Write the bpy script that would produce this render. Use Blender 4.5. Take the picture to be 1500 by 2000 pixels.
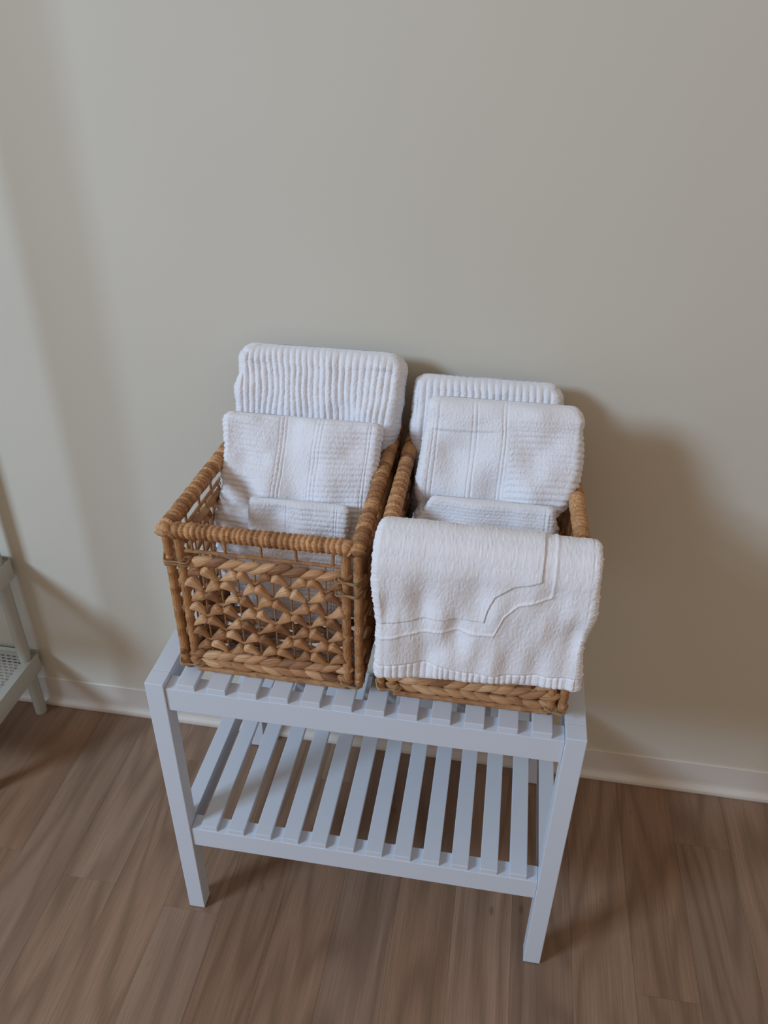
import bpy, bmesh, math, random
import numpy as np
from mathutils import Vector, Matrix
random.seed(7); rng = np.random.default_rng(7)
for o in list(bpy.data.objects): bpy.data.objects.remove(o, do_unlink=True)
SC = bpy.context.scene
COL = SC.collection

# ------------------------------------------------------------------ camera
CAM = Vector((0.1468, -0.7368, 1.3263)); PITCH, YAW, ROLL = 0.5718, -0.1551, 0.0135
cy, sy, cp, sp, cr, sr = math.cos(YAW), math.sin(YAW), math.cos(PITCH), math.sin(PITCH), math.cos(ROLL), math.sin(ROLL)
F_ = Vector((sy*cp, cy*cp, -sp)); R0 = Vector((cy, -sy, 0)); U0 = R0.cross(F_)
R_ = cr*R0 + sr*U0; U_ = -sr*R0 + cr*U0
cam = bpy.data.cameras.new('camera'); co = bpy.data.objects.new('camera', cam); COL.objects.link(co)
cam.sensor_fit = 'VERTICAL'; cam.sensor_height = 24.0; cam.sensor_width = 18.0
cam.lens = 1570.8/2000*24.0
cam.clip_start = 0.02
M = Matrix((R_, U_, -F_)).transposed().to_4x4(); M.translation = CAM
co.matrix_world = M
SC.camera = co

# ------------------------------------------------------------------ light
w = bpy.data.worlds.new('world'); SC.world = w; w.use_nodes = True
bg = w.node_tree.nodes['Background']
bg.inputs[0].default_value = (1.0, 0.785, 0.61, 1); bg.inputs[1].default_value = 0.43

def area(name, loc, target, sx, sy_, power, color):
    l = bpy.data.lights.new(name, 'AREA'); l.shape = 'RECTANGLE'; l.size = sx; l.size_y = sy_
    l.energy = power; l.color = color
    o = bpy.data.objects.new(name, l); COL.objects.link(o); o.location = loc
    o.rotation_euler = (Vector(target)-Vector(loc)).to_track_quat('-Z', 'Y').to_euler()
    return o
area('window_light', (-3.35, -2.55, 2.75), (0.0, 0.25, 0.6), 1.0, 1.0, 150, (0.55, 0.76, 1.0))

vs = SC.view_settings
SC.display_settings.display_device = 'sRGB'
vs.view_transform = 'Standard'; vs.look = 'None'; vs.gamma = 1.0; vs.use_curve_mapping = False
vs.exposure = 0.0

# ------------------------------------------------------------------ material helpers
def new_mat(name, color=(.8, .8, .8), rough=.5, spec=.5):
    m = bpy.data.materials.new(name); m.use_nodes = True
    nt = m.node_tree; b = nt.nodes['Principled BSDF']
    b.inputs['Base Color'].default_value = (*color, 1); b.inputs['Roughness'].default_value = rough
    b.inputs['Specular IOR Level'].default_value = spec
    return m, nt, b
def N(nt, typ, **kw):
    n = nt.nodes.new(typ)
    for k, v in kw.items():
        if k in n.inputs: n.inputs[k].default_value = v
        else: setattr(n, k, v)
    return n
def mapped(nt, src, scale, extra=None):
    mp = nt.nodes.new('ShaderNodeMapping'); mp.inputs['Scale'].default_value = scale
    nt.links.new(src, mp.inputs['Vector'])
    if extra is not None: nt.links.new(extra, mp.inputs['Location'])
    return mp.outputs[0]
def ramp(nt, fac, stops):
    r = nt.nodes.new('ShaderNodeValToRGB'); e = r.color_ramp.elements
    while len(e) < len(stops): e.new(0.5)
    for i, (p, c) in enumerate(stops): e[i].position = p; e[i].color = (*c, 1)
    nt.links.new(fac, r.inputs[0]); return r.outputs[0]
def mixc(nt, fac, a, b, mode='MIX'):
    m = nt.nodes.new('ShaderNodeMix'); m.data_type = 'RGBA'; m.blend_type = mode
    for s, v in ((m.inputs[0], fac), (m.inputs[6], a), (m.inputs[7], b)):
        if hasattr(v, 'links') or hasattr(v, 'is_linked'): nt.links.new(v, s)
        elif isinstance(v, (int, float)): s.default_value = v
        else: s.default_value = (*v, 1)
    return m.outputs[2]
def bump(nt, b, h, strength, dist):
    n = nt.nodes.new('ShaderNodeBump'); n.inputs['Strength'].default_value = strength
    n.inputs['Distance'].default_value = dist
    nt.links.new(h, n.inputs['Height']); nt.links.new(n.outputs[0], b.inputs['Normal']); return n
def math_(nt, op, a, b=None):
    m = nt.nodes.new('ShaderNodeMath'); m.operation = op
    for s, v in zip(m.inputs, (a, b)):
        if v is None: continue
        if isinstance(v, (int, float)): s.default_value = v
        else: nt.links.new(v, s)
    return m.outputs[0]

# wall paint
m_wall, nt, b = new_mat('wall_paint', (.70, .68, .62), .75, .25)
tc = nt.nodes.new('ShaderNodeTexCoord')
n1 = N(nt, 'ShaderNodeTexNoise', Scale=260.0, Detail=3.0); nt.links.new(tc.outputs['Object'], n1.inputs['Vector'])
n2 = N(nt, 'ShaderNodeTexNoise', Scale=2.2, Detail=2.0); nt.links.new(tc.outputs['Object'], n2.inputs['Vector'])
nt.links.new(ramp(nt, n2.outputs[0], [(.3, (.615, .585, .505)), (.7, (.64, .61, .53))]), b.inputs['Base Color'])
bump(nt, b, n1.outputs[0], .12, .0006)

# baseboard vinyl
m_base, nt, b = new_mat('baseboard_vinyl', (.66, .62, .57), .42, .4)

# white painted wood
m_white, nt, b = new_mat('white_paint', (.63, .69, .78), .38, .4)
tc = nt.nodes.new('ShaderNodeTexCoord')
n1 = N(nt, 'ShaderNodeTexNoise', Scale=60.0, Detail=2.0); nt.links.new(tc.outputs['Object'], n1.inputs['Vector'])
bump(nt, b, n1.outputs[0], .05, .0004)
m_seam, *_ = new_mat('dark_rubber', (.05, .05, .06), .7, .2)
m_core, *_ = new_mat('board_core', (.10, .065, .045), .8, .2)

# metal enamel shelf
m_enamel, nt, b = new_mat('white_enamel', (.45, .44, .39), .35, .4)

# floor planks
m_floor, nt, b = new_mat('laminate_oak', rough=.42, spec=.35)
tc = nt.nodes.new('ShaderNodeTexCoord'); oi = nt.nodes.new('ShaderNodeObjectInfo')
off = nt.nodes.new('ShaderNodeCombineXYZ')
nt.links.new(math_(nt, 'MULTIPLY', oi.outputs['Random'], 37.0), off.inputs[0])
nt.links.new(math_(nt, 'MULTIPLY', oi.outputs['Random'], 91.0), off.inputs[1])
nt.links.new(math_(nt, 'MULTIPLY', oi.outputs['Random'], 13.0), off.inputs[2])
low = N(nt, 'ShaderNodeTexNoise', Scale=1.0, Detail=1.5, Roughness=.4)
nt.links.new(mapped(nt, tc.outputs['Object'], (9, 1.1, 1), off.outputs[0]), low.inputs['Vector'])
rings = math_(nt, 'SINE', math_(nt, 'MULTIPLY', low.outputs[0], 62.0))
rings = math_(nt, 'MULTIPLY_ADD', rings, .5); rings.node.inputs[2].default_value = .5
rings = math_(nt, 'POWER', rings, 2.2)
fine = N(nt, 'ShaderNodeTexNoise', Scale=1.0, Detail=5.0, Roughness=.65)
nt.links.new(mapped(nt, tc.outputs['Object'], (420, 9, 1), off.outputs[0]), fine.inputs['Vector'])
mid = N(nt, 'ShaderNodeTexNoise', Scale=1.0, Detail=3.0)
nt.links.new(mapped(nt, tc.outputs['Object'], (38, 2.2, 1), off.outputs[0]), mid.inputs['Vector'])
tone = ramp(nt, oi.outputs['Random'], [(0, (.225, .140, .090)), (.2, (.290, .198, .140)), (.4, (.235, .160, .115)), (.6, (.315, .215, .154)), (.8, (.248, .153, .097)), (1, (.280, .195, .144))])
c = mixc(nt, mid.outputs[0], (.84, .79, .74), (1.38, 1.36, 1.36)); c = mixc(nt, 1.0, tone, c, 'MULTIPLY')
fr = ramp(nt, fine.outputs[0], [(.3, (.80, .78, .76)), (.7, (1.12, 1.12, 1.12))]); c = mixc(nt, 1.0, c, fr, 'MULTIPLY')
c = mixc(nt, math_(nt, 'MULTIPLY', rings, .36), c, (.105, .060, .037))
# small knots
vo = N(nt, 'ShaderNodeTexVoronoi', Scale=1.0); nt.links.new(mapped(nt, tc.outputs['Object'], (14, 6, 1), off.outputs[0]), vo.inputs['Vector'])
kn = ramp(nt, vo.outputs['Distance'], [(.03, (1, 1, 1)), (.075, (0, 0, 0))])
c = mixc(nt, math_(nt, 'MULTIPLY', kn, .45), c, (.06, .035, .022))
nt.links.new(c, b.inputs['Base Color'])
bump(nt, b, fine.outputs[0], .12, .0004)

# rush / water hyacinth: per-strand tone from a second UV map
def rush_mat(name, stops, rough=.5):
    m, nt, b = new_mat(name, rough=rough, spec=.35)
    uv = N(nt, 'ShaderNodeUVMap', uv_map='UVMap'); rn = N(nt, 'ShaderNodeUVMap', uv_map='tone')
    sep = nt.nodes.new('ShaderNodeSeparateXYZ'); nt.links.new(rn.outputs[0], sep.inputs[0])
    addv = nt.nodes.new('ShaderNodeVectorMath'); addv.operation = 'MULTIPLY_ADD'
    nt.links.new(rn.outputs[0], addv.inputs[0]); addv.inputs[1].default_value = (40, 40, 40)
    mp = mapped(nt, uv.outputs[0], (1.6, 26, 1)); nt.links.new(mp, addv.inputs[2])
    g = N(nt, 'ShaderNodeTexNoise', Scale=1.0, Detail=4.0, Roughness=.6); nt.links.new(addv.outputs[0], g.inputs['Vector'])
    base = ramp(nt, sep.outputs[0], stops)
    gr = ramp(nt, g.outputs[0], [(.30, (.50, .43, .38)), (.48, (.96, .94, .92)), (.75, (1.32, 1.30, 1.26))])
    c = mixc(nt, 1.0, base, gr, 'MULTIPLY')
    nt.links.new(c, b.inputs['Base Color'])
    bump(nt, b, g.outputs[0], .8, .0014)
    return m
m_rush = rush_mat('dried_rush', [(0, (.24, .112, .050)), (.3, (.42, .215, .100)), (.65, (.55, .305, .150)), (1, (.66, .42, .235))], .46)
m_rush_dk = rush_mat('dried_rush_wrapping', [(0, (.26, .120, .048)), (.5, (.44, .228, .100)), (1, (.60, .34, .165))], .5)
m_tie = rush_mat('raffia_tie', [(0, (.40, .23, .105)), (1, (.56, .36, .19))], .6)

# terry cotton
def terry(name, col, scale=950, st=.6, rough=.95):
    m, nt, b = new_mat(name, col, rough, .15)
    b.inputs['Sheen Weight'].default_value = .25; b.inputs['Sheen Roughness'].default_value = .5
    tc = nt.nodes.new('ShaderNodeTexCoord')
    a = N(nt, 'ShaderNodeTexVoronoi', Scale=float(scale)); nt.links.new(tc.outputs['Object'], a.inputs['Vector'])
    d = N(nt, 'ShaderNodeTexNoise', Scale=scale*.45, Detail=4.0, Roughness=.7); nt.links.new(tc.outputs['Object'], d.inputs['Vector'])
    h = math_(nt, 'ADD', math_(nt, 'MULTIPLY', a.outputs['Distance'], -.6), d.outputs[0])
    cc = ramp(nt, d.outputs[0], [(.3, tuple(x*.93 for x in col)), (.7, tuple(min(.95, x*1.04) for x in col))])
    nt.links.new(cc, b.inputs['Base Color'])
    bump(nt, b, h, st, .0009)
    return m
m_terry = terry('white_terry', (.85, .86, .92), 1500, .6)
m_plush = terry('white_plush', (.86, .87, .94), 1700, .5)

# ------------------------------------------------------------------ object helpers
def link(name, mesh, mat=None, parent=None):
    o = bpy.data.objects.new(name, mesh); COL.objects.link(o)
    if mat is not None and not mesh.materials: mesh.materials.append(mat)
    if parent is not None: o.parent = parent
    return o
def thing(name, label, cat, loc=(0, 0, 0), group=None):
    o = bpy.data.objects.new(name, None); COL.objects.link(o); o.location = loc; o.empty_display_size = .05
    o['label'] = label; o['category'] = cat
    if group: o['group'] = group
    return o
def box_mesh(name, sx, sy_, sz, bev=.001, seg=2):
    bm = bmesh.new(); bmesh.ops.create_cube(bm, size=1)
    bmesh.ops.scale(bm, vec=(sx, sy_, sz), verts=bm.verts)
    if bev: bmesh.ops.bevel(bm, geom=bm.edges[:], offset=bev, segments=seg, affect='EDGES', profile=.6)
    me = bpy.data.meshes.new(name); bm.to_mesh(me); bm.free()
    return me
class MB:
    """collects vertices, quads, uv and a tone value"""
    def __init__(s): s.v = []; s.f = []; s.uv = []; s.t = []; s.n = 0
    def grid(s, P, closed_v=True, tone=None, uvs=(1, 1), tones=None):
        # P: (nu, nv, 3) array; closed around v; caps by fan
        nu, nv, _ = P.shape
        base = s.n; s.v.append(P.reshape(-1, 3)); s.n += nu*nv
        I = np.arange(nu*nv).reshape(nu, nv)+base
        J = np.concatenate([I, I[:, :1]], 1) if closed_v else I
        a, b_, c_, d = J[:-1, :-1], J[1:, :-1], J[1:, 1:], J[:-1, 1:]
        q = np.stack([a, b_, c_, d], -1).reshape(-1, 4); s.f.append(q)
        nvv = J.shape[1]
        U = np.linspace(0, uvs[0], nu)[:, None]*np.ones((1, nvv)); V = np.ones((nu, 1))*np.linspace(0, uvs[1], nvv)[None]
        UV = np.stack([U, V], -1)
        s.uv.append(np.stack([UV[:-1, :-1], UV[1:, :-1], UV[1:, 1:], UV[:-1, 1:]], 2).reshape(-1, 2))
        if tones is None:
            t0 = random.random() if tone is None else tone
            t = np.full((nu-1, nvv-1), t0)
        else: t = np.repeat(np.asarray(tones)[:nu-1, None], nvv-1, 1)
        tt = np.stack([t, (t*7.31) % 1], -1)
        s.t.append(np.repeat(tt.reshape(-1, 2), 4, 0))
    def build(s, name, mat, parent=None, smooth=True):
        v = np.concatenate(s.v); f = np.concatenate(s.f)
        me = bpy.data.meshes.new(name)
        me.vertices.add(len(v)); me.vertices.foreach_set('co', v.astype(np.float32).ravel())
        me.loops.add(f.size); me.loops.foreach_set('vertex_index', f.astype(np.int32).ravel())
        me.polygons.add(len(f)); me.polygons.foreach_set('loop_start', np.arange(0, f.size, 4, dtype=np.int32))
        me.polygons.foreach_set('loop_total', np.full(len(f), 4, dtype=np.int32))
        me.update(calc_edges=True)
        u = me.uv_layers.new(name='UVMap'); u.data.foreach_set('uv', np.concatenate(s.uv).astype(np.float32).ravel())
        u = me.uv_layers.new(name='tone'); u.data.foreach_set('uv', np.concatenate(s.t).astype(np.float32).ravel())
        if smooth: me.polygons.foreach_set('use_smooth', np.ones(len(f), dtype=bool))
        me.validate()
        return link(name, me, mat, parent)

def frames(P):
    P = np.asarray(P, float); T = np.gradient(P, axis=0); T /= np.linalg.norm(T, axis=1)[:, None]+1e-12
    up = np.array([0, 0, 1.0]) if abs(T[0][2]) < .8 else np.array([0, 1.0, 0])
    A = []; a = up-np.dot(up, T[0])*T[0]; a /= np.linalg.norm(a)
    for t in T:
        a = a-np.dot(a, t)*t; a /= np.linalg.norm(a); A.append(a.copy())
    A = np.array(A); B = np.cross(T, A); return P, T, A, B
def tube(mb, P, r, nv=8, tone=None, tones=None, mod=None, uvs=(1, 1), flat=1.0):
    """r scalar or per-point; mod(s_index, theta) multiplies radius"""
    P, T, A, B = frames(P); n = len(P)
    r = np.broadcast_to(np.asarray(r, float), (n,)).copy()
    th = np.linspace(0, 2*np.pi, nv, endpoint=False)
    Rm = r[:, None]*np.ones((1, nv))
    if mod is not None: Rm = Rm*mod(np.arange(n)[:, None], th[None])
    G = P[:, None]+Rm[..., None]*(np.cos(th)[None, :, None]*A[:, None]*flat+np.sin(th)[None, :, None]*B[:, None])
    G = np.concatenate([np.repeat(P[:1, None]-T[:1, None]*r[0]*.2, nv, 1), G, np.repeat(P[-1:, None]+T[-1:, None]*r[-1]*.2, nv, 1)], 0)
    if tones is not None: tones = np.concatenate([[tones[0]], tones, [tones[-1]]])
    mb.grid(G, True, tone, uvs, tones)
def poly(pts, step):
    pts = np.asarray(pts, float); out = [pts[0]]
    for a, b_ in zip(pts[:-1], pts[1:]):
        k = max(1, int(np.linalg.norm(b_-a)/step))
        out += [a+(b_-a)*i/k for i in range(1, k+1)]
    return np.array(out)
def wrapped(mb, pts, R, pitch, per=6, nv=14, slant=.35, depth=.16, tv=.4):
    """a bar wound with flat reed: one bulge per turn"""
    P = poly(pts, pitch/per)
    for _ in range(3): P[1:-1] = (P[:-2]+P[2:]+2*P[1:-1])/4
    n = len(P); turns = n/per
    jig = np.interp(np.arange(n), np.arange(0, n+per, per), np.cumsum(rng.uniform(.78, 1.22, len(np.arange(0, n+per, per)))))
    amp = rng.uniform(.955, 1.045, int(jig.max())+3)
    def mod(i, th):
        ph = jig[i]+slant*np.sin(th+.6)
        k = np.clip(np.floor(ph).astype(int), 0, len(amp)-1)
        return amp[k]*(1-depth+depth*np.abs(np.sin(np.pi*ph))**.55)
    tn = .5+tv*(rng.random(int(jig.max())+3)-.5)[np.floor(jig).astype(int)]
    tube(mb, P, R, nv, tones=tn, mod=mod, uvs=(turns*.6, 1))

def leaf(mb, c, L, W, D, ang, ex, ey, ez, fat=0.0, bend=.0, nu=11, nv=10, pw=.75, tone=None):
    """spindle of folded leaf: centre c, length L, width W, depth D, tilted by ang in the ex/ez plane, ey outward"""
    s = np.linspace(-1, 1, nu)
    if abs(fat) > .5:
        q = s*np.sign(fat); prof = ((1+q)/2)**.85*np.maximum(0, 1-np.abs(q)**7)**.5
        prof = np.maximum(prof/prof.max(), np.where(q > 0, .35, .12))
    else:
        prof = np.maximum(0, 1-np.abs(s)**2.0)**pw*(1+fat*s); prof = np.maximum(prof/prof.max(), .10)
    th = np.linspace(0, 2*np.pi, nv, endpoint=False)
    a = s*L/2; lat = W/2*prof[:, None]*np.cos(th)[None]; dep = D/2*prof[:, None]*np.sin(th)[None]
    crease = 1-.22*np.exp(-((th-np.pi/2-.25*random.uniform(-1, 1))/.32)**2)*random.uniform(.4, 1)
    dep = dep*crease[None]*1.06
    ca, sa = math.cos(ang), math.sin(ang)
    x = a[:, None]*ca-(lat+bend*(1-s**2)[:, None]*W)*sa
    z = a[:, None]*sa+(lat+bend*(1-s**2)[:, None]*W)*ca
    G = np.asarray(c)[None, None]+x[..., None]*ex+dep[..., None]*ey+z[..., None]*ez
    e0 = G[:1].mean(1, keepdims=True).repeat(nv, 1); e1 = G[-1:].mean(1, keepdims=True).repeat(nv, 1)
    mb.grid(np.concatenate([e0, G, e1], 0), True, tone)

# ------------------------------------------------------------------ room shell
WALL_Y = 0.402
def struct(o): o['kind'] = 'structure'; return o
o = link('wall_back', box_mesh('wall_back', 5.0, .1, 2.7, 0), m_wall); o.location = (0, WALL_Y+.05, 1.35); struct(o)
# floor: base slab + one plank object per strip piece
fl = link('floor', box_mesh('floor', 5.0, 3.4, .02, 0), m_core); fl.location = (0, WALL_Y-1.7, -.0135); struct(fl)
PW = .0990; plank_me = {}
joints = {-.541: .018, -.343: -.006, -.244: -.180, -.442: -.62, -.145: .30, -.047: -.33, .053: .12, .152: -.55, .251: .33, .35: -.25,
          .449: -.02, .548: .27, .646: -.3, -.640: -.42, -.739: .05}
xs = [-.541+PW*i for i in range(-19, 27)]
for i, x in enumerate(xs):
    near = min(joints, key=lambda k: abs(k-x))
    j0 = joints[near] if abs(near-x) < .03 else random.uniform(-.6, .35)
    ys = [WALL_Y]; y = j0
    while y > WALL_Y: y -= .92
    k = y
    while k+.92 < WALL_Y-.02: k += .92
    while k > WALL_Y-3.3: ys.append(k); k -= .92
    ys.append(WALL_Y-3.38)
    for a, b_ in zip(ys[:-1], ys[1:]):
        ln = round(a-b_, 3)
        if ln < .02: continue
        if ln not in plank_me: plank_me[ln] = box_mesh('plank', PW-.00025, ln-.00025, .0035, .00012, 1)
        p = link('plank', plank_me[ln], m_floor); p.parent = fl; p.matrix_parent_inverse = Matrix.Identity(4)
        p.location = (x+PW/2, (a+b_)/2-fl.location.y, -.00175-fl.location.z)
# baseboard with a coved toe
def extrude_profile(name, prof, x0, x1, mat):
    bm = bmesh.new(); A = [bm.verts.new((x0, y, z)) for y, z in prof]; B = [bm.verts.new((x1, y, z)) for y, z in prof]
    for i in range(len(prof)):
        j = (i+1) % len(prof); bm.faces.new((A[i], B[i], B[j], A[j]))
    bm.faces.new(A); bm.faces.new(B[::-1]); bmesh.ops.recalc_face_normals(bm, faces=bm.faces[:])
    me = bpy.data.meshes.new(name); bm.to_mesh(me); bm.free(); return link(name, me, mat)
y = WALL_Y
prof = [(y, .0765), (y-.0022, .0765), (y-.0032, .0755), (y-.0032, .026), (y-.0042, .020), (y-.0068, .0155), (y-.0100, .013), (y-.0118, .010), (y-.0122, .004), (y-.0105, .0), (y, .0)]
struct(extrude_profile('baseboard_back', prof, -2.5, 2.5, m_base))

# ------------------------------------------------------------------ bench
H = .53; W = .5957; D = .386; LEG = .0268; TZ = H-.009; LZ = .215
bench = thing('slatted_bench', 'white painted wooden bench with slatted top and slatted lower shelf against the wall', 'bench', (0, D/2, 0))
def part(name, me, loc, mat=m_white, parent=bench):
    o = link(name, me, mat); o.parent = parent
    o.location = Vector(loc)-parent.location; return o
leg_me = box_mesh('leg', LEG, LEG, H-.002, .0012); foot_me = box_mesh('foot_pad', LEG-.004, LEG-.004, .002, 0)
for sx in (-1, 1):
    for yy in (LEG/2, D-LEG/2):
        l = part('leg', leg_me, (sx*(W/2-LEG/2), yy, .002+(H-.002)/2))
        f = link('foot_pad', foot_me, m_seam); f.parent = l; f.location = (0, 0, -(H-.002)/2-.001)
iw = W-2*LEG-.0006; idp = D-2*LEG-.0006
rt = .027
rail_t = box_mesh('rail', iw, rt, .0409, .0008); rail_l = box_mesh('shelf_rail', iw, rt, .0407, .0008)
for yy in (.003+rt/2, D-.003-rt/2):
    part('rail', rail_t, (0, yy, TZ-.0409/2)); part('shelf_rail', rail_l, (0, yy, LZ-.0407/2))
side_t = box_mesh('side_rail', LEG-.0005, idp, .0499, .0008); side_l = box_mesh('shelf_side_rail', LEG*.9, idp, .0407, .0008)
for sx in (-1, 1):
    part('side_rail', side_t, (sx*(W/2-LEG/2), D/2, H-.0499/2-.0002)); part('shelf_side_rail', side_l, (sx*(W/2-LEG/2), D/2, LZ+.004-.0407/2))
slat_me = box_mesh('slat', .0262, D-.0085, .0095, .0011)
# slat ends carry a small cut-back step
for i in range(12):
    x = (i-5.5)*.0438
    part('slat', slat_me, (x, D/2, TZ+.0095/2))
    part('shelf_slat', slat_me, (x, D/2, LZ+.0095/2))

# ------------------------------------------------------------------ wicker baskets
Z0 = TZ+.0095
def panel(root, name, p0, p1, out, braids=True, cols=None, handle=True, rows_n=7, top_in=0.0):
    """woven side between floor points p0,p1 (x,y); out = outward normal"""
    p0 = np.array([*p0, Z0]); p1 = np.array([*p1, Z0]); ex = p1-p0; Wd = np.linalg.norm(ex); ex /= Wd
    ez = np.array([0, 0, 1.0]); ey = np.array([*out, 0.0]); ey -= ey.dot(ex)*ex; ey /= np.linalg.norm(ey)
    org = np.array(root.location)
    def at(s, h, n=0.0): return p0+ex*s+ez*h+ey*n-org
    HH = .246; r_post = .0062
    mb = MB()
    wrapped(mb, [at(r_post, .238), at(r_post, .012)], r_post, .0125, slant=.9, depth=.16, nv=10)
    wrapped(mb, [at(Wd-r_post, .238), at(Wd-r_post, .012)], r_post, .0125, slant=.9, depth=.16, nv=10)
    wrapped(mb, [at(.008, .0055), at(Wd-.008, .0055)], .0048, .016, slant=.5, depth=.2, nv=10)
    fr = mb.build(name, m_rush_dk, root)
    # handle rail
    mb = MB(); wrapped(mb, [at(-.001, .2315), at(.006, .2360), at(Wd*.5, .2355), at(Wd-.006, .2360), at(Wd+.001, .2315)], .0108, .0074, per=8, nv=18, slant=.30, depth=.30, tv=.9)
    mb.build('handle_rail', m_rush_dk, fr)
    # upright wires and thin cross wire
    n = max(2, int(round((Wd-.018)/.0228))); px = (Wd-.018)/n
    mb = MB()
    for j in range(1, n): tube(mb, poly([at(.009+j*px, .006, -.001), at(.009+j*px, .206, -.001)], .05), .0013, 6, tone=.35)
    mb.build('upright_wires', m_rush_dk, fr)
    mb = MB(); wrapped(mb, [at(.004, .2055), at(Wd-.004, .2055)], .0027, .012, nv=8, slant=.6, depth=.1); mb.build('cross_wire', m_rush_dk, fr)
    ns = max(3, int(round(Wd/.0455)))
    for j in range(ns):
        s = Wd*(j+.5)/ns + random.uniform(-.002, .002)
        mb = MB(); wrapped(mb, [at(s, .207), at(s+random.uniform(-.001, .001), .229)], .0021, .008, nv=8, slant=.5, depth=.12); mb.build('strut', m_rush_dk, fr)
    # braids
    def braid(h, ang, W_, L_=.034, pit=.0205, n0=.0):
        mb = MB(); k = int((Wd-.016)/pit); pt = (Wd-.020)/k
        for j in range(k+1):
            s = .010+pt*j
            L2 = L_*random.uniform(.9, 1.12)
            if j in (0, k): L2 *= .72
            leaf(mb, at(s+random.uniform(-.001, .001), h+random.uniform(-.0008, .0008), n0+random.uniform(-.0005, .001)), L2, W_*random.uniform(.88, 1.15), .0115, ang+random.uniform(-.09, .09), ex, ey, ez, fat=random.uniform(-.2, .2), bend=random.uniform(-.12, .12), nu=12, nv=12, pw=.62)
        tube(mb, poly([at(.008, h, -.002), at(Wd-.008, h, -.002)], .02), .003, 6)
        mb.build('braid', m_rush, fr)
    braid(.1905, .34, .0140, .040)
    braid(.0345, .30, .0135, .040)
    braid(.0190, -.20, .0125, .036, .0205, .0008)
    # zig-zag woven rows
    rows = 7; z0 = .0485; dz = .0206
    for r in range(rows):
        h = z0+dz*r; mb = MB(); prev = None
        for j in range(n):
            s = .009+px*(j+.5); up = (j+r) % 2 == 0
            ang = (.68 if up else -.68)+random.uniform(-.14, .14)
            c = at(s+random.uniform(-.0010, .0010), h+random.uniform(-.0010, .0010), .0012+random.uniform(-.001, .001))
            L_ = .0280*random.uniform(.93, 1.08)
            leaf(mb, c, L_, .0163*random.uniform(.85, 1.15), .0135, ang, ex, ey, ez, fat=(.55 if up else -.55), bend=random.uniform(-.05, .22)*(1), nu=13, nv=12, pw=.6)
        pts = [at(.009+px*j, h+(.0078 if (j+r) % 2 else -.0078), (.0005)) for j in range(n+1)]
        tube(mb, poly(pts, .006), .0023, 6)
        mb.build('woven_row', m_rush, fr)
    return fr
def tie(root, pts, r=.0013):
    org = np.array(root.location); mb = MB(); P = poly([np.array(p)-org for p in pts], .002)
    for _ in range(4): P[1:-1] = (P[:-2]+P[2:]+2*P[1:-1])/4
    tube(mb, P, r, 6); return mb.build('tie', m_tie, root)
def basket(name, label, FL, FR, BL, BR, yf, yb):
    """FL.. x of the four corners (outer), yf/yb front and back"""
    root = thing(name, label, 'basket', ((FL+FR)/2, (yf+yb)/2, Z0), 'rush baskets on the bench')
    t = .007
    panel(root, 'side_panel', (BL+t, yb), (FL+t, yf-.003), (-1, 0))
    panel(root, 'side_panel', (FR-t, yf-.003), (BR-t, yb), (1, 0))
    panel(root, 'front_panel', (FL+.0165, yf+.003), (FR-.0165, yf+.003), (0, -1))
    panel(root, 'back_panel', (BR-.0165, yb-.004), (BL+.0165, yb-.004), (0, 1))
    # woven base
    mb = MB(); org = np.array(root.location); nrow = 15
    ex, ey, ez = np.array([1., 0, 0]), np.array([0, 0, 1.]), np.array([0, 1., 0])
    for r in range(nrow):
        yy = yf+.015+(yb-yf-.03)*r/(nrow-1)
        k = int((FR-FL-.04)/.021)
        for j in range(k+1):
            xx = FL+.02+(FR-FL-.04)*j/k
            leaf(mb, np.array([xx, yy, Z0+.011])-org, .030, .015, .008, .35*(1 if r % 2 else -1), ex, ey, ez, nu=7, nv=7, pw=.6)
    mb.build('base', m_rush, root)
    # corner ties
    for x, s in ((FL, 1), (FR, -1)):
        for h in (.192, .172 if s < 0 else .196, .018 if s < 0 else .022):
            z = Z0+h
            tie(root, [(x+s*.000, yf+.004, z+.002), (x+s*.006, yf-.013, z+.001), (x+s*.020, yf-.0085, z-.001), (x+s*.034, yf-.0095, z-.003), (x+s*.036, yf+.004, z)], .0012)
            tie(root, [(x+s*.000, yf+.004, z-.001), (x+s*.006, yf-.0125, z-.002), (x+s*.020, yf-.0075, z-.003), (x+s*.030, yf-.0090, z+.002), (x+s*.031, yf+.004, z)], .0011)
    return root
BF, BB = .034, .374
basket('rush_basket', 'open woven rush basket holding ribbed towels, on the left half of the bench', -.2560, .0020, -.2430, .0005, BF, BB)
basket('rush_basket', 'woven rush basket under the hanging bath mat, on the right half of the bench', .0175, .2715, .0150, .2590, BF, BB)

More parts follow.
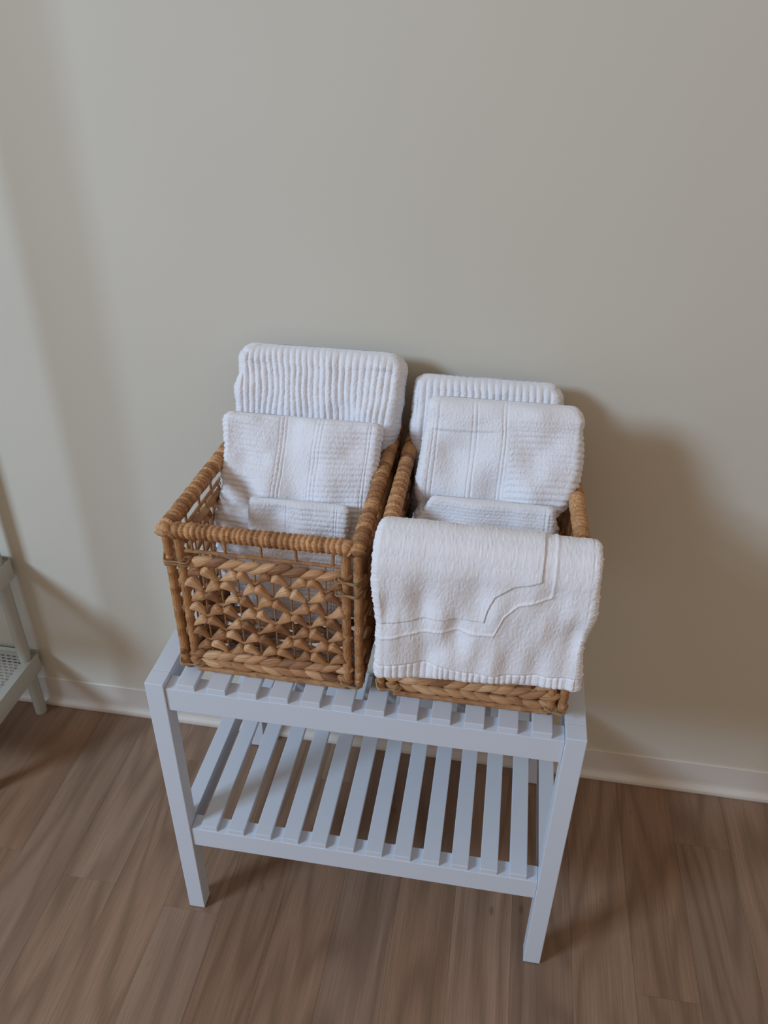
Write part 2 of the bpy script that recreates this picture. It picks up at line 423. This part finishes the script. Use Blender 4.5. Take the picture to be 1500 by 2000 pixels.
# ------------------------------------------------------------------ towels
def vnoise(u, v, s, seed, oct=3):
    out = np.zeros(np.broadcast(u, v).shape); a = 1.0
    for k in range(oct):
        r = np.random.default_rng(seed+k); T = r.standard_normal((64, 64))
        uu = np.asarray(u)*s*(2**k)+r.uniform(0, 50); vv = np.asarray(v)*s*(2**k)+r.uniform(0, 50)
        i = np.floor(uu).astype(int); j = np.floor(vv).astype(int); fu = uu-i; fv = vv-j
        fu = fu*fu*(3-2*fu); fv = fv*fv*(3-2*fv)
        g = lambda a_, b_: T[a_ % 64, b_ % 64]
        out = out+a*((g(i, j)*(1-fu)+g(i+1, j)*fu)*(1-fv)+(g(i, j+1)*(1-fu)+g(i+1, j+1)*fu)*fv); a *= .5
    return out
def towel(name, label, path, xl, xr, th, height, mat=m_terry, nu=230, nx=230, layers=2, layer_left=0, seed=1, group=None, endr=(1, 1), sidefuzz=.0006, backrib=True, category='towel', zskew=0.0):
    """slab swept along path in (y,z), from front bottom upward; xl/xr(t) edges; height(x, d, t) adds relief on the front (left of travel)"""
    P = np.asarray(path, float)
    seg = np.linalg.norm(np.diff(P, axis=0), axis=1); cum = np.concatenate([[0], np.cumsum(seg)]); Ltot = cum[-1]
    base = np.linspace(0, Ltot, nu)
    # catmull-like smoothing by repeated averaging of a dense polyline
    Y = np.interp(base, cum, P[:, 0]); Zz = np.interp(base, cum, P[:, 1])
    for _ in range(60):
        Y[1:-1] = (Y[:-2]+2*Y[1:-1]+Y[2:])/4; Zz[1:-1] = (Zz[:-2]+2*Zz[1:-1]+Zz[2:])/4
    d = np.concatenate([[0], np.cumsum(np.hypot(np.diff(Y), np.diff(Zz)))]); Ltot = d[-1]
    ty = np.gradient(Y, d); tz = np.gradient(Zz, d); m = np.hypot(ty, tz); ty /= m; tz /= m
    ny, nz = -tz, ty                       # left of travel when going up = toward the camera (-y)
    r = th/2
    # densify ends so the fold is round
    e0 = np.clip(d/r, 0, 1); e1 = np.clip((Ltot-d)/r, 0, 1)
    prof = np.ones(nu)
    if endr[0]: prof *= np.sqrt(np.maximum(1-(1-e0)**2, .0))
    if endr[1]: prof *= np.sqrt(np.maximum(1-(1-e1)**2, .0))
    prof = np.maximum(prof, .02)
    t = d/Ltot
    XL = np.array([xl(a) for a in t]); XR = np.array([xr(a) for a in t])
    # section loop parameters
    ns = 26; nb = 60
    fx = np.linspace(0, 1, nx); sa = np.linspace(np.pi/2, -np.pi/2, ns+2)[1:-1]
    bx = np.linspace(1, 0, nb); sb = np.linspace(-np.pi/2, -3*np.pi/2, ns+2)[1:-1]
    hr = prof[:, None]*r
    inset = np.minimum(r*.8, .012)
    # end rounding also pulls the width in a little
    wpull = (1-prof)[:, None]*r*.9
    L0 = XL[:, None]+inset+wpull; R0_ = XR[:, None]-inset-wpull
    def lay(a, n): return 1.0 if n < 2 else 1-.34*np.abs(np.cos(n*(a-np.pi/2)))**14
    Xf = L0+(R0_-L0)*fx[None]; Nf = hr*np.ones_like(Xf)
    Xr = R0_+inset*(np.cos(sa)*1.0*lay(sa, layers))[None]; Nr = hr*np.sin(sa)[None]
    Xb = L0+(R0_-L0)*bx[None]; Nb = -hr*np.ones_like(Xb)
    Xl = L0+inset*(np.cos(sb)*lay(sb-np.pi, layer_left))[None]; Nl = hr*np.sin(sb)[None]
    hgt = height(Xf, d[:, None]*np.ones_like(Xf), t[:, None]*np.ones_like(Xf))
    fade = np.clip(prof, .25, 1)[:, None]
    Nf = Nf+hgt*fade
    # carry the relief round onto the sides
    er = hgt[:, -1:]; el = hgt[:, :1]
    fz = sidefuzz*vnoise(d[:, None]*np.ones_like(Xr), Nr, 500, seed+9, 2)
    rib = er*np.clip(np.sin(sa), 0, 1)[None]
    Nr = Nr+rib; Xr = Xr+fz+er*.9*np.cos(sa)[None]
    fz = sidefuzz*vnoise(d[:, None]*np.ones_like(Xl), Nl, 500, seed+19, 2)
    Nl = Nl+el*np.clip(np.sin(sb), 0, 1)[None]; Xl = Xl-fz+el*.9*np.cos(sb)[None]
    if backrib:
        Nb = Nb-np.interp(bx, fx, np.zeros(nx)+0)[None]*0-height(Xb, (d[:, None]+.003)*np.ones_like(Xb), t[:, None]*np.ones_like(Xb))*.5*fade
    X = np.concatenate([Xf, Xr, Xb, Xl], 1); Nn = np.concatenate([Nf, Nr, Nb, Nl], 1)
    G = np.stack([X, Y[:, None]+ny[:, None]*Nn, Zz[:, None]+nz[:, None]*Nn], -1)
    # close both ends
    G[..., 2] += (zskew*np.clip(1-t*1.9, 0, 1))[:, None]*(G[..., 0]-XL.mean())
    c0 = G[:1].mean(1, keepdims=True); c1 = G[-1:].mean(1, keepdims=True)
    G = np.concatenate([c0*.9+G[:1]*.1, G, c1*.9+G[-1:]*.1], 0)
    org = np.array([(XL.mean()+XR.mean())/2, Y[0], Zz[:].min()])
    mb = MB(); mb.grid(G-org, True, .5)
    o = mb.build(name, mat); o.location = org
    o['label'] = label; o['category'] = category
    if group: o['group'] = group
    return o
ribw = lambda x, p: np.abs(np.sin(np.pi*x/p))**.8
def bumpf(x, c, w): return np.exp(-((x-c)/w)**2)
sm = lambda x, a, b_: np.clip((x-a)/(b_-a), 0, 1)**2*(3-2*np.clip((x-a)/(b_-a), 0, 1))
B0 = Z0+.018

# T1 tall ribbed bath towel at the back of the left basket
def h1(x, d, t):
    z = d
    bendx = .010*np.sin((x+.25)*9)*sm(t, .4, 1)-.018*(1-t)*(1-sm(x, -.26, -.08))*1.0
    xx = x+bendx*1.2+.0016*vnoise(x, d, 14, 3, 2)
    # ribs converge toward the lower right where the towel is gathered
    xx = xx+.030*sm(x, -.09, .01)*(1-t)*1.2
    rib = .0030*(ribw(xx, .0097)-.5)*(1+.14*vnoise(x, d, 160, 8, 1))
    pl = .0016*bumpf(x, -.10, .01)
    return rib*(1-.75*bumpf(x, -.005, .012)*sm(t, .9, 1))+.0022*vnoise(x, d, 26, 5, 2)+.00025*vnoise(x, d, 600, 6, 2)+.006*bumpf(x, -.03, .03)*bumpf(t, .70, .10)+pl+.005*bumpf(x+.25*(t-.95), -.024, .016)*bumpf(t, .955, .022)
towel('bath_towel', 'tall white towel with vertical ribs leaning on the wall in the left basket', [(.262, B0+.0), (.285, .70), (.312, .79), (.352, .863), (.357, .890)],
      lambda t: -.240-.005*sm(t,.2,.7)+.012*max(0,t-.7), lambda t: -.012 if t < .5 else -.012+.018*math.sin(min(1, (t-.5)*2.2)*1.57), .052, h1, nu=300, nx=420, layers=1, seed=11, group=None)

# T2 hand towel, horizontal ribs with woven bands
def h2(x, d, t):
    xm = x+.002*vnoise(x, d, 12, 21, 2)
    band = np.clip(sm(xm, -.158, -.154)*(1-sm(xm, -.108, -.104)), 0, 1)
    rib = .0017*(ribw(d+.004*np.sin((x+.2)*20), .0072)-.5)*(1-band)
    lines = sum(-.0011*bumpf(xm, c, .0011) for c in (-.158, -.1525, -.1475, -.107, -.1015, -.096, -.030, -.0255))
    dent = -.006*bumpf(x, -.205, .022)*bumpf(t, .80, .09)-.005*bumpf(x, -.145+.03*(1-t), .02)*sm(t, .4, .9)+.004*bumpf(x, -.08, .02)*bumpf(t, .75, .2)
    return rib+lines+dent*1.3+.0034*vnoise(x, d, 24, 23, 2)+.00025*vnoise(x, d, 600, 24, 2)
towel('hand_towel', 'white towel with horizontal ribs and woven bands, middle towel in the left basket', [(.175, B0), (.163, .61), (.167, .665), (.215, .755), (.262, .822)],
      lambda t: -.230-.013*t+.002*math.sin(t*9), lambda t: -.022+.014*t, .036, h2, nu=260, nx=300, layers=2, seed=31)
# T3 washcloth
def h3(x, d, t):
    rib = .0014*(ribw(d, .0068)-.5)*(.25+.75*sm(x, -.125, -.10))
    line = sum(-.0010*bumpf(x, c, .0010) for c in (-.128, -.0600, -.0565))
    return rib+line-.004*bumpf(x, -.145, .02)*bumpf(t, .8, .15)+.0022*vnoise(x, d, 26, 41, 2)+.00025*vnoise(x, d, 600, 42, 2)
towel('washcloth', 'small white folded washcloth at the front of the left basket', [(.148, B0+.0), (.132, .60), (.137, .665), (.168, .742)],
      lambda t: -.183+.002*t, lambda t: -.040-.001*t, .018, h3, nu=180, nx=200, layers=2, seed=51)

# T4 tall towel at back of right basket
def h4(x, d, t):
    xx = x+.002*vnoise(x, d, 14, 63, 2)
    return .0028*(ribw(xx, .0098)-.5)+.0016*vnoise(x, d, 26, 65, 2)+.00025*vnoise(x, d, 600, 66, 2)
towel('bath_towel', 'white bath towel with vertical ribs, rearmost in the right basket', [(.268, B0), (.293, .70), (.325, .79), (.357, .840), (.360, .860)],
      lambda t: .030-.014*sm(t, .55, .85), lambda t: .232+.003*t, .048, h4, nu=240, nx=360, layers=1, seed=71)
# T5 folded towel with panel pattern
def h5(x, d, t):
    xm = x+.0015*vnoise(x, d, 12, 81, 2)
    right = sm(xm, .163, .168); left = 1-sm(xm, .052, .058)
    rib = .0021*(ribw(d+.003*np.sin(x*18), .0082)-.5)*right*(1-.8*sm(t, .86, .90)) + .0018*(ribw(xm, .0062)-.5)*left
    lines = sum(-.0012*bumpf(xm, c, .0012) for c in (.060, .066, .112, .118, .153, .158))
    # flap fold across the upper left
    fl_ = .0034*sm(t+.012*np.sin(x*20), .868, .878)*(1-sm(x, .13, .16))*sm(x, .056, .062)
    rip = .0025*bumpf(t-.92-.25*(x-.2), 0, .04)*sm(x, .13, .16)
    dent = -.007*bumpf(x, .09, .022)*bumpf(t, .70, .10)+.007*bumpf(x, .20, .04)*bumpf(t, .65, .2)-.005*bumpf(t, .56, .03)
    return rib+lines+fl_+rip+dent*1.3+.0034*vnoise(x, d, 22, 83, 2)+.00025*vnoise(x, d, 600, 84, 2)
towel('hand_towel', 'large white folded towel with woven bands, bulging above the right side of the right basket', [(.150, B0), (.172, .665), (.222, .765), (.262, .835), (.270, .868)],
      lambda t: .034+.012*t, lambda t: .240 if t < .55 else .240+.022*math.sin(min(1, (t-.55)*4)*1.57), .044, h5, nu=280, nx=320, layers=2, seed=91)
# T6 washcloth
def h6(x, d, t):
    rib = .0009*(ribw(d, .0050)-.5)
    line = sum(-.0013*bumpf(x, c, .0010) for c in (.219, .2245))
    return rib+line+.0045*np.sin(x*60+.4)*bumpf(t, .75, .3)+.002*vnoise(x, d, 26, 101, 2)+.00025*vnoise(x, d, 600, 102, 2)
towel('washcloth', 'small white folded washcloth with banded right edge, behind the bath mat in the right basket', [(.106, B0), (.120, .64), (.140, .70), (.165, .748), (.170, .770)],
      lambda t: .046+.006*sm(t, .8, 1)*3, lambda t: .236-.004*t, .020, h6, nu=160, nx=220, layers=3, seed=111)

# T7 plush bath mat draped over the front handle
def h7(x, d, t):
    # d runs from bottom hem upward
    y0 = np.interp(x, [.02, .10, .152, .155, .162, .182, .212, .2125, .213], [.089, .102, .105, .125, .146, .163, .172, .25, .40])
    pile = sm(d, y0-.0012, y0+.0012)
    y1 = np.interp(x, [.02, .10, .165, .174, .190, .226, .2265, .227], [.066, .083, .087, .118, .137, .152, .25, .40])
    edge = np.exp(-((d-y1)/.0022)**2)+np.exp(-((x-.2265)/.0022)**2)*sm(d, .148, .154)
    hemz = .022+.004*np.sin(x*26)
    hem = (1-sm(d, hemz-.001, hemz+.001))
    r = hem*(.0017*(ribw(x+.0016*vnoise(x, x*0, 60, 5, 2), .0078)-.6)-.0008)-.0014*np.exp(-((d-hemz)/.0014)**2)
    sidehem = sm(x, .2655, .268)
    wr = -.005*bumpf(x, .075+.1*(d-.1), .014)*bumpf(d, .12, .05)-.004*bumpf(x, .14, .014)*bumpf(d, .14, .035)-.003*bumpf(x, .10+.2*(d-.05), .012)*bumpf(d, .055, .025)+.0015*bumpf(x, .112, .01)*bumpf(d, .05, .025)-.006*bumpf(x, .258, .012)*bumpf(d, .09, .03)
    return .0022*pile+.0012*np.clip(edge, 0, 1)+r+wr*1.3+(.0032*vnoise(x, d*.45, 24, 121, 2)+.0016*vnoise(x, d*.3, 60, 125, 1))*(1-.88*sm(d, .11, .19))+.00016*vnoise(x, d*.4, 500, 122, 2)-.0006*sidehem
towel('bath_mat', 'thick white plush bath mat hanging folded over the front of the right basket', [(.001, .600), (.003, .66), (.005, .72), (.007, .772), (.016, .793), (.037, .800), (.056, .792), (.062, .775), (.066, .70)],
      lambda t: .0225+.003*math.sin(t*9), lambda t: .275+.003*sm(t,.2,.5)-.003*math.exp(-((t-.18)/.1)**2), .019, h7, mat=m_plush, nu=420, nx=420, layers=2, seed=131, category='bath mat', zskew=.075)

# ------------------------------------------------------------------ white metal shelf unit at the left edge
unit = thing('shelf_unit', 'white metal shelf unit with round posts and perforated trays, left of the bench', 'shelf', (-1.06, .26, 0))
X1, X0_ = -.7565, -1.36; Y1, Y0_ = .3905, .135
def rel(mb, name, mat, parent=unit): return mb.build(name, mat, parent)
uo = np.array(unit.location)
for px, py in ((-.7775, .371), (-.7775, .158), (X0_+.021, .371), (X0_+.021, .158)):
    mb = MB(); tube(mb, poly([(px, py, .0), (px, py, .006), (px, py, 1.60)], .4)-uo, .0123, 24)
    o = rel(mb, 'post', m_enamel)
def rrect(x0, x1, y0, y1, r, k=6):
    pts = []
    for cx, cy_, a0 in ((x1-r, y1-r, 0), (x0+r, y1-r, 90), (x0+r, y0+r, 180), (x1-r, y0+r, 270)):
        for i in range(k+1):
            a = math.radians(a0+90*i/k); pts.append((cx+r*math.cos(a), cy_+r*math.sin(a)))
    return np.array(pts)
def tray(zt, detail=True):
    zb = zt-.043; mb = MB()
    ro, ri = rrect(X0_, X1, Y0_, Y1, .009), rrect(X0_+.0016, X1-.0016, Y0_+.0016, Y1-.0016, .0076)
    ring = lambda P, z: np.concatenate([P, np.full((len(P), 1), z)], 1)
    G = np.stack([ring(ro, zb), ring(ro, zt-.0005), ring((ro*.7+ri*.3), zt), ring((ro*.3+ri*.7), zt), ring(ri, zt-.0005), ring(ri, zb), ring(ro, zb)], 0)
    mb.grid(G-uo, True, .5); rimo = mb.build('tray_rim', m_enamel, unit, smooth=False)
    # perforated sheet: staggered slots
    mb = MB(); zf = zt-.008; cw, ch = .0125, .0078
    x0, x1, y0, y1 = X0_+.030, X1-.030, Y0_+.012, Y1-.012
    nx_, ny_ = int((x1-x0)/cw), int((y1-y0)/ch)
    V = []; Fq = []
    sx = (x1-x0)/nx_; sy__ = (y1-y0)/ny_
    for j in range(ny_):
        offx = (sx*.5 if j % 2 else 0)
        for i in range(nx_):
            a0, a1 = x0+i*sx+offx, x0+(i+1)*sx+offx; b0, b1 = y0+j*sy__, y0+(j+1)*sy__
            h0, h1_ = a0+sx*.15, a1-sx*.15; g0, g1 = b0+sy__*.20, b1-sy__*.20; n0 = len(V)
            V += [(a0, b0, zf), (a1, b0, zf), (a1, b1, zf), (a0, b1, zf), (h0, g0, zf), (h1_, g0, zf), (h1_, g1, zf), (h0, g1, zf)]
            Fq += [(n0, n0+1, n0+5, n0+4), (n0+1, n0+2, n0+6, n0+5), (n0+2, n0+3, n0+7, n0+6), (n0+3, n0, n0+4, n0+7)]
    for (a0, a1, b0, b1) in ((X0_+.001, x0, Y0_+.001, Y1-.001), (x0, x0+sx*.5, y0, y1), (x1+sx*.5, X1-.001, Y0_+.001, Y1-.001), (x0, x1+sx*.5, Y0_+.001, y0), (x0, x1+sx*.5, y1, Y1-.001)):
        n0 = len(V); V += [(a0, b0, zf), (a1, b0, zf), (a1, b1, zf), (a0, b1, zf)]; Fq.append((n0, n0+1, n0+2, n0+3))
    me = bpy.data.meshes.new('perforated_sheet'); me.from_pydata([tuple(np.array(v)-uo) for v in V], [], Fq)
    s = link('perforated_sheet', me, m_enamel, rimo); md = s.modifiers.new('thick', 'SOLIDIFY'); md.thickness = .0012
for zt in (.162, .405, 1.585): tray(zt)
